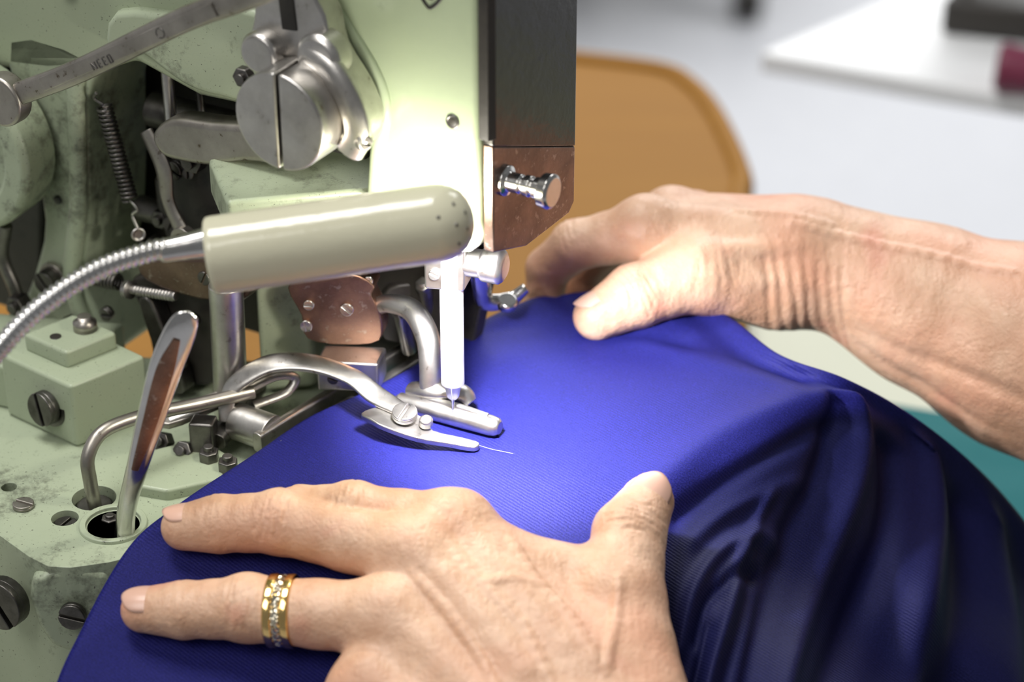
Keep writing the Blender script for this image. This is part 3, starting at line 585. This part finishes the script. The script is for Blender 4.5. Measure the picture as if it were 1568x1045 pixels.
def build_hand(name,palm,fingers,creases,bumps,veins,cell,parent):
    allp=[(p,r) for c in palm for p,r in c]+[(p,r) for f in fingers for p,r in f]
    P0=np.min([np.array(p)-r for p,r in allp],axis=0)-.3; P1=np.max([np.array(p)+r for p,r in allp],axis=0)+.3
    bumps=list(bumps); creases=list(creases)
    def near(P,a,b,rad):
        c=(np.array(a)+np.array(b))/2; R_=np.linalg.norm(np.array(a)-np.array(b))/2+rad
        q=P-c.astype(np.float32); return np.nonzero((q*q).sum(-1)<R_*R_)[0]
    def sdf(P,detail=0):
        pd=None
        for c in palm:
            q=chain(P,c,.6); pd=q if pd is None else smin(pd,q,.7)
        d=pd
        for f in fingers:
            d=np.minimum(d,smin(pd,chain(P,f,.2),.45))
        if detail>=1:
            for a,b,r,k in bumps:
                m=near(P,a,b,r+k+.3)
                if len(m): d[m]=smin(d[m],caps(P[m],a,b,r,r),k)
        if detail>=2:
            cr=np.zeros(len(P),np.float32)
            for a,b,dep,w in creases:
                m=near(P,a,b,w*3)
                if len(m):
                    dd=caps(P[m],a,b,0,0); cr[m]=np.maximum(cr[m],dep*np.exp(-(dd/w)**2))
            d=d+cr
        return d
    def project(v,detail,it):
        e=.02
        for _ in range(it):
            s0=sdf(v,detail); g=np.stack([sdf(v+np.array([e if k==j else 0 for k in range(3)],np.float32),detail)-s0 for j in range(3)],1)/e
            g2=(g*g).sum(1)+1e-4; v=v-(np.clip(s0,-.15,.15)/np.maximum(g2,.4))[:,None]*g
        return v
    def tosurf(pts,detail,sink):
        v=np.array(pts,np.float32); v=project(v,detail,14); e=.02
        s0=sdf(v,detail); g=np.stack([sdf(v+np.array([e if k==j else 0 for k in range(3)],np.float32),detail)-s0 for j in range(3)],1)/e
        g/=np.linalg.norm(g,axis=1,keepdims=True)+1e-6
        return v-g*sink
    if veins:
        vb=[]
        for path,r in veins:
            q=tosurf([tuple(p) for p in crom(path,5)],0,r*.68)
            vb+=[(tuple(a0),tuple(b0),r,.14) for a0,b0 in zip(q[:-1],q[1:])]
        bumps+=vb
    if creases:
        ends=tosurf([c[0] for c in creases]+[c[1] for c in creases],1,0.0); nC=len(creases)
        creases=[(tuple(ends[i]),tuple(ends[nC+i]),c[2],c[3]) for i,c in enumerate(creases)]
    xs=[np.arange(P0[i],P1[i],cell,dtype=np.float32) for i in range(3)]
    n=[len(x) for x in xs]; V=np.empty(n,np.float32)
    YY,ZZ=np.meshgrid(xs[1],xs[2],indexing='ij')
    for i0 in range(0,n[0],16):
        xx=xs[0][i0:i0+16]; Pp=np.empty((len(xx),n[1],n[2],3),np.float32)
        Pp[...,0]=xx[:,None,None]; Pp[...,1]=YY; Pp[...,2]=ZZ
        V[i0:i0+16]=sdf(Pp,0)
    ins=V<0
    cnt=sum(ins[a:n[0]-1+a,b:n[1]-1+b,c:n[2]-1+c].astype(np.int8) for a in(0,1) for b in(0,1) for c in(0,1))
    act=(cnt>0)&(cnt<8); idx=np.full(act.shape,-1,np.int64); ii=np.argwhere(act); idx[act]=np.arange(len(ii))
    verts=np.stack([xs[k][ii[:,k]]+cell/2 for k in range(3)],1).astype(np.float32)
    quads=[]
    for axn in range(3):
        sl0=[slice(None)]*3; sl1=[slice(None)]*3; sl0[axn]=slice(0,-1); sl1[axn]=slice(1,None)
        A_=ins[tuple(sl0)]; B_=ins[tuple(sl1)]; ch=np.argwhere(A_!=B_)
        o1,o2=[(1,2),(2,0),(0,1)][axn]
        ch=ch[(ch[:,o1]>0)&(ch[:,o2]>0)&(ch[:,o1]<n[o1]-1)&(ch[:,o2]<n[o2]-1)]
        e1_=np.zeros(3,int); e1_[o1]=1; e2_=np.zeros(3,int); e2_[o2]=1
        c0=ch-e1_-e2_; c1=ch-e2_; c2=ch; c3=ch-e1_
        q=np.stack([idx[tuple(c.T)] for c in (c0,c1,c2,c3)],1)
        flip=~A_[tuple(ch.T)]; q[flip]=q[flip][:,::-1]; quads.append(q)
    quads=np.concatenate(quads); quads=quads[(quads>=0).all(1)]
    def lap(v):
        acc=np.zeros_like(v); c=np.zeros(len(v),np.float32)
        for k in range(4):
            a_=quads[:,k]; b_=quads[:,(k+1)%4]
            np.add.at(acc,a_,v[b_]); np.add.at(c,a_,1); np.add.at(acc,b_,v[a_]); np.add.at(c,b_,1)
        return v*.4+.6*acc/np.maximum(c,1)[:,None]
    verts=project(verts,0,2)
    for _ in range(3): verts=lap(verts); verts=project(verts,0,1)
    me=bpy.data.meshes.new("t"); me.from_pydata([tuple(p) for p in verts],[],quads.tolist()); o=bpy.data.objects.new("t",me); col.objects.link(o)
    sm=o.modifiers.new("s",'SUBSURF'); sm.levels=1; sm.render_levels=1
    dg=bpy.context.evaluated_depsgraph_get(); ev=o.evaluated_get(dg); m2=ev.to_mesh()
    nv=len(m2.vertices); co=np.empty(nv*3,np.float32); m2.vertices.foreach_get("co",co); v2=co.reshape(-1,3).copy()
    lv=np.empty(len(m2.loops),np.int32); m2.loops.foreach_get("vertex_index",lv); q2=lv.reshape(-1,4).tolist()
    ev.to_mesh_clear(); bpy.data.objects.remove(o)
    v2=project(v2,1,2); 
    # carve creases along the smooth normal
    s1=sdf(v2,1); s2=sdf(v2,2); e=.02
    g=np.stack([sdf(v2+np.array([e if k==j else 0 for k in range(3)],np.float32),1)-s1 for j in range(3)],1); g/=np.linalg.norm(g,axis=1,keepdims=True)+1e-6
    v2=v2-g*(s2-s1)[:,None]
    return mk(name,[tuple(p) for p in v2],q2,SKIN,parent)
def joint_creases(c,r,axis,dors,n=3,sp=.14,dep=.05,w=.08,half=.75):
    axis=nrm(axis); dors=nrm(np.array(dors)-axis*np.dot(dors,axis)); side=np.cross(axis,dors); out=[]
    for k in range(n):
        o=(k-(n-1)/2)*sp; hh=(1.15-.25*abs(k-(n-1)/2))*random.uniform(.8,1.1); sh=random.uniform(-.2,.2)
        prev=None
        for t in np.linspace(-1,1,7):
            an=t*hh+sh; p=np.array(c)+axis*(o*(1+.35*t*t)+.03*math.sin(t*5+k*2))+(dors*math.cos(an)+side*math.sin(an))*r
            if prev is not None: out.append((prev,p,dep*(1-.6*abs(t)),w))
            prev=p
    return out
def nail(name,c,axis,dors,r,L,parent,wang=48):
    axis=nrm(axis); dors=nrm(np.array(dors)-axis*np.dot(dors,axis)); side=np.cross(axis,dors); c=np.array(c)
    vs=[];fs=[];n1,n2=14,12
    for i in range(n1+1):
        for j in range(n2+1):
            s_=-1+2*i/n1; q=-1+2*j/n2
            wd=(1-abs(s_)**3.5*.45)
            an=math.radians(wang)*q*wd
            h=s_*L*.5*(1-.18*q*q)
            drop=.10*max(0,s_)**2*r
            vs.append(tuple(c+axis*h+(dors*math.cos(an)+side*math.sin(an)*1.0)*(r*1.005-drop)))
    for i in range(n1):
        for j in range(n2): fs.append([i*(n2+1)+j,i*(n2+1)+j+1,(i+1)*(n2+1)+j+1,(i+1)*(n2+1)+j])
    o=mk(name,vs,fs,NAIL,parent); so=o.modifiers.new("t",'SOLIDIFY'); so.thickness=.0003; so.offset=0
    return o
# ---- left hand (front)
lh=root("operator_left_hand",(0,-8,0))
DF=(0,-.45,.89)
idx=[((.23,-5.75,.50),.93),((-2.54,-5.2,.70),.76),((-3.97,-4.85,.45),.68),((-4.9,-4.75,.18),.58)]
mid=[((-.78,-6.64,.30),1.0),((-4.44,-5.38,.47),.84),((-6.12,-5.15,.26),.76),((-7.05,-5.08,.10),.62)]
rin=[((-1.41,-8.12,-.67),1.02),((-5.2,-7.40,-.84),.86),((-6.91,-7.18,-1.06),.74),((-7.95,-7.07,-1.14),.60)]
pin=[((-1.88,-9.42,-1.75),.92),((-2.70,-9.96,-2.47),.78),((-3.0,-10.6,-3.3),.66),((-2.9,-11.2,-4.0),.55)]
thu=[((4.8,-10.4,-1.64),1.38),((4.45,-7.7,-.32),1.17),((4.75,-5.9,.46),.96),((5.25,-4.85,.74),.73)]
cI,cM,cR,cP=(4.5,-11.37,-2.02),(3.53,-11.8,-2.28),(2.56,-12.16,-2.6),(1.6,-12.24,-2.95)
palm=[[(idx[0][0],.95),(cI,1.35)],[(mid[0][0],1.0),(cM,1.45)],[(rin[0][0],1.0),(cR,1.4)],[(pin[0][0],.95),(cP,1.3)],
      [((1.3,-6.4,.15),.70),((4.0,-7.3,-.25),.95)],[((1.5,-8.0,-.5),1.0),((3.8,-9.5,-1.2),1.3)],
      [(cM,1.6),((3.4,-13.2,-2.9),2.0),((4.4,-16.5,-3.6),2.5),((6.0,-22,-4.5),3.2),((8.0,-29,-5),3.8)]]
cre=[];bum=[]
for f,dm in ((idx,DF),(mid,DF),(rin,DF),(pin,DF)):
    p=[np.array(q[0]) for q in f]
    cre+=joint_creases(p[1],f[1][1]*1.05,p[2]-p[0],dm,5,.15,.06,.06)
    cre+=joint_creases(p[2],f[2][1]*1.02,p[3]-p[1],dm,3,.12,.045,.055)
    n_=nrm(dm); bum.append((p[0]+n_*.22,p[0]+n_*.22+nrm(p[1]-p[0])*.3,f[0][1]*.84,.5))
    bum.append((p[1]+n_*.07,p[1]+n_*.07,f[1][1]*.95,.25))
p=[np.array(q[0]) for q in thu]
cre+=joint_creases(p[2],thu[2][1]*1.02,p[3]-p[1],(.3,-.4,.85),6,.16,.06,.06)
for q0,q1 in ((idx[0][0],cI),(mid[0][0],cM),(rin[0][0],cR),(pin[0][0],cP)):
    n_=nrm(DF); a0=np.array(q0)+n_*.64; b0=np.array(q0)*.35+np.array(q1)*.65+n_*.97
    bum.append((a0,b0,.36,.35))
vein=[([(.1,-7.3,1.2),(.9,-8.4,.8),(1.9,-9.6,.4),(2.6,-11.2,0)],.12),([(-.9,-8.0,.8),(.1,-9.0,.2),(.9,-10.2,-.3),(1.4,-11.2,-.8)],.12),([(1.7,-7.0,1.2),(2.5,-8.4,.9),(3.3,-9.6,.4),(3.8,-10.8,.1)],.12),([(.9,-8.4,.8),(1.8,-8.3,.9),(2.5,-8.4,.9)],.09),([(4.3,-8.6,1.4),(4.2,-9.8,.6),(4.0,-11,.2)],.10)]
build_hand("hand",palm,[withmids(f) for f in (idx,mid,rin,pin,thu)],cre,bum,vein,.13,lh)
def fn(nm,f,dm,par,L=1.15,back=.1,sc=1.0):
    p=[np.array(q[0]) for q in f]; axd=nrm(p[3]-p[2]); c=p[3]-axd*back
    nail(nm,c,axd,dm,f[3][1]*1.02*sc,L,par)
fn("nail_middle",mid,(0,.1,1),lh); fn("nail_ring",rin,(-.1,-.2,.95),lh); fn("nail_index",idx,(0,.1,1),lh,1.0)
fn("nail_thumb",thu,(.45,.5,.75),lh,1.35)
rg=root("gold_ring",(-4.35,-7.55,-.8))
rc_=np.array([-4.25,-7.57,-.80]); rax=nrm((-3.7,.5,-.25))
def band(nm,h0,h1,ri,ro,mat):
    lathe(nm,rc_,rax,[(h0,ri),(h0,ro-.03),(h0+.04,ro),(h1-.04,ro),(h1,ro-.03),(h1,ri)],mat,rg,56)
band("band_left",-.34,-.11,.84,.97,GOLD); band("band_right",.11,.34,.84,.97,GOLD); band("stone_band",-.12,.12,.84,.945,SILV)
# ---- right hand (rear)
rh=root("operator_right_hand",(8,7,1))
T=[((9.8,6.6,1.0),1.3),((7.4,6.0,1.8),1.12),((5.4,5.3,1.4),.98),((4.25,4.85,.95),.74)]
I=[((5.8,7.3,2.6),.95),((3.65,7.6,1.95),.78),((2.8,7.8,1.0),.68),((2.65,7.5,-.2),.58)]
Mi=[((6.7,8.8,2.1),1.0),((4.6,9.2,1.1),.8),((3.8,9.2,.1),.7),((3.7,8.7,-.9),.6)]
Ri=[((7.5,10.2,1.3),.95),((5.4,10.7,0),.78),((4.8,10.5,-1.1),.68),((4.8,10,-1.8),.58)]
Pi=[((8.2,11.4,.3),.85),((6.6,11.8,-1.1),.68),((5.9,11.5,-1.9),.6),((5.9,11,-2.6),.5)]
WR=(11.3,7.7,1.4)
palm=[[(I[0][0],.98),((10.0,7.2,1.9),1.35)],[(Mi[0][0],1.0),((10.3,8.3,1.8),1.35)],[(Ri[0][0],.95),((10.5,9.1,1.1),1.25)],[(Pi[0][0],.88),((10.7,9.8,.4),1.1)],
      [(T[1][0],1.05),((8.2,8.0,1.6),1.2)],[((7.9,6.4,1.4),1.0),((10.4,7.0,.9),1.4)],
      [((10.2,7.7,1.5),1.55),(WR,1.72),((12.8,7.3,.85),2.0),((14.4,6.8,.3),2.45),((17.4,5.5,-.5),3.1),((23.2,2,-1.4),3.7),((31,-3,-2.5),4.2)]]
DB=(-.1,.1,1); cre=[];bum=[]
for f,dm in ((I,(-.5,-.1,.85)),(Mi,(-.5,.1,.85)),(Ri,(-.5,.1,.85)),(Pi,(-.5,.1,.85))):
    p=[np.array(q[0]) for q in f]
    cre+=joint_creases(p[1],f[1][1],p[2]-p[0],dm,4,.15,.045,.06)
    n_=nrm(DB); bum.append((p[0]+n_*.2,p[0]+n_*.2,f[0][1]*.84,.5))
p=[np.array(q[0]) for q in T]
cre+=joint_creases(p[2],T[2][1],p[3]-p[1],(-.1,-.55,.8),5,.16,.05,.06)
cre+=joint_creases(p[1],T[1][1]*1.02,p[2]-p[0],(-.1,-.6,.8),4,.3,.03,.09)
bum.append(((7.3,5.6,2.7),(10.6,6.5,2.45),.22,.35)); bum.append(((7.0,5.15,2.0),(10.5,5.9,1.6),.2,.3))
for k in range(7):
    x=9.2+.42*k
    pr_=[(x,6.4,2.9-.1*k),(x+.05,6.0,2.3-.1*k),(x+.15,5.7,1.5-.1*k),(x+.35,5.7,.6-.15*k),(x+.6,6.1,-.2-.15*k)]
    pr_=crom(pr_,3)
    for j,(a0,b0) in enumerate(zip(pr_[:-1],pr_[1:])): cre.append((a0,b0,.055*math.sin(math.pi*(j+.8)/(len(pr_)+.6)),.12))
for pts in ([(12.2,5.6,.4),(14,4.7,.0),(16.5,3.2,-.3),(19,1.8,-.8)],[(12.2,5.5,-.2),(14,4.7,-.9),(16.5,3.0,-1.6)]):
    pts=crom(pts,5)
    for j,(a0,b0) in enumerate(zip(pts[:-1],pts[1:])): cre.append((a0,b0,.09*math.sin(math.pi*(j+.6)/(len(pts)+.4)),.26))
vein=[([(10.2,6.6,3.4),(12.0,6.3,3.0),(14.2,5.6,2.9),(16.5,4.6,3.0)],.14),([(8.6,7.2,3.8),(10.0,7.0,3.5),(11.4,6.7,3.2)],.12)]
build_hand("hand",palm,[withmids(f) for f in (I,Mi,Ri,Pi,T)],cre,bum,vein,.14,rh)
fn("nail_thumb",T,(-.6,.1,.8),rh,1.2); fn("nail_index",I,(-.95,.1,.1),rh,1.0)
# ================================================================ LIGHTS
w=bpy.data.worlds.new("World"); bpy.context.scene.world=w; w.use_nodes=True
w.node_tree.nodes["Background"].inputs[0].default_value=(.96,.98,1,1); w.node_tree.nodes["Background"].inputs[1].default_value=.17
def area(name,loc,target,sz,e,c=(1,1,1)):
    l=bpy.data.lights.new(name,'AREA'); l.energy=e; l.size=sz; l.color=c; l.shape='SQUARE'
    o=bpy.data.objects.new(name,l); col.objects.link(o); o.location=W(loc)
    o.rotation_euler=(Vector(W(target))-Vector(W(loc))).to_track_quat('-Z','Y').to_euler()
area("ceiling_light_panel",(-45,10,165),(0,0,0),.6,23,(1,.985,.96))
area("left_fill_light",(-60,-80,110),(0,0,0),.6,7.5,(1,.98,.95))  # added area fill from the front left, not an actual window
area("ceiling_light_panel_far",(60,300,180),(60,260,-85),2.5,118,(1,1,1))
l=bpy.data.lights.new("lamp_bulb",'POINT'); l.energy=.16; l.shadow_soft_size=.004; l.color=(1,.96,.86)
o=bpy.data.objects.new("lamp_bulb",l); col.objects.link(o); o.location=W((-.9,-2.75,7.4)); 
o.parent=la; o.matrix_parent_inverse=Matrix.Translation(-Vector(la.location))
l=bpy.data.lights.new("lamp_beam",'SPOT'); l.energy=2.3; l.shadow_soft_size=.006; l.spot_size=math.radians(98); l.spot_blend=.8; l.color=(.98,.96,1)
o=bpy.data.objects.new("lamp_beam",l); col.objects.link(o); o.location=W((.0,-2.9,7.2)); 
o.rotation_euler=(Vector((2.6,0.6,0))-Vector((0,-2.9,7.2))).to_track_quat('-Z','Y').to_euler()
o.parent=la; o.matrix_parent_inverse=Matrix.Translation(-Vector(la.location))
# ================================================================ CAMERA
cd=bpy.data.cameras.new("camera"); cam=bpy.data.objects.new("camera",cd); col.objects.link(cam)
cd.lens=80; cd.sensor_width=36; cam.location=W((1.67,-55.04,34.67)); cam.rotation_euler=(math.radians(60),0,0)
cd.dof.use_dof=True; cd.dof.focus_distance=.63; cd.dof.aperture_fstop=8
cd.clip_start=.01
bpy.context.scene.camera=cam
bpy.context.scene.view_settings.view_transform='Standard'
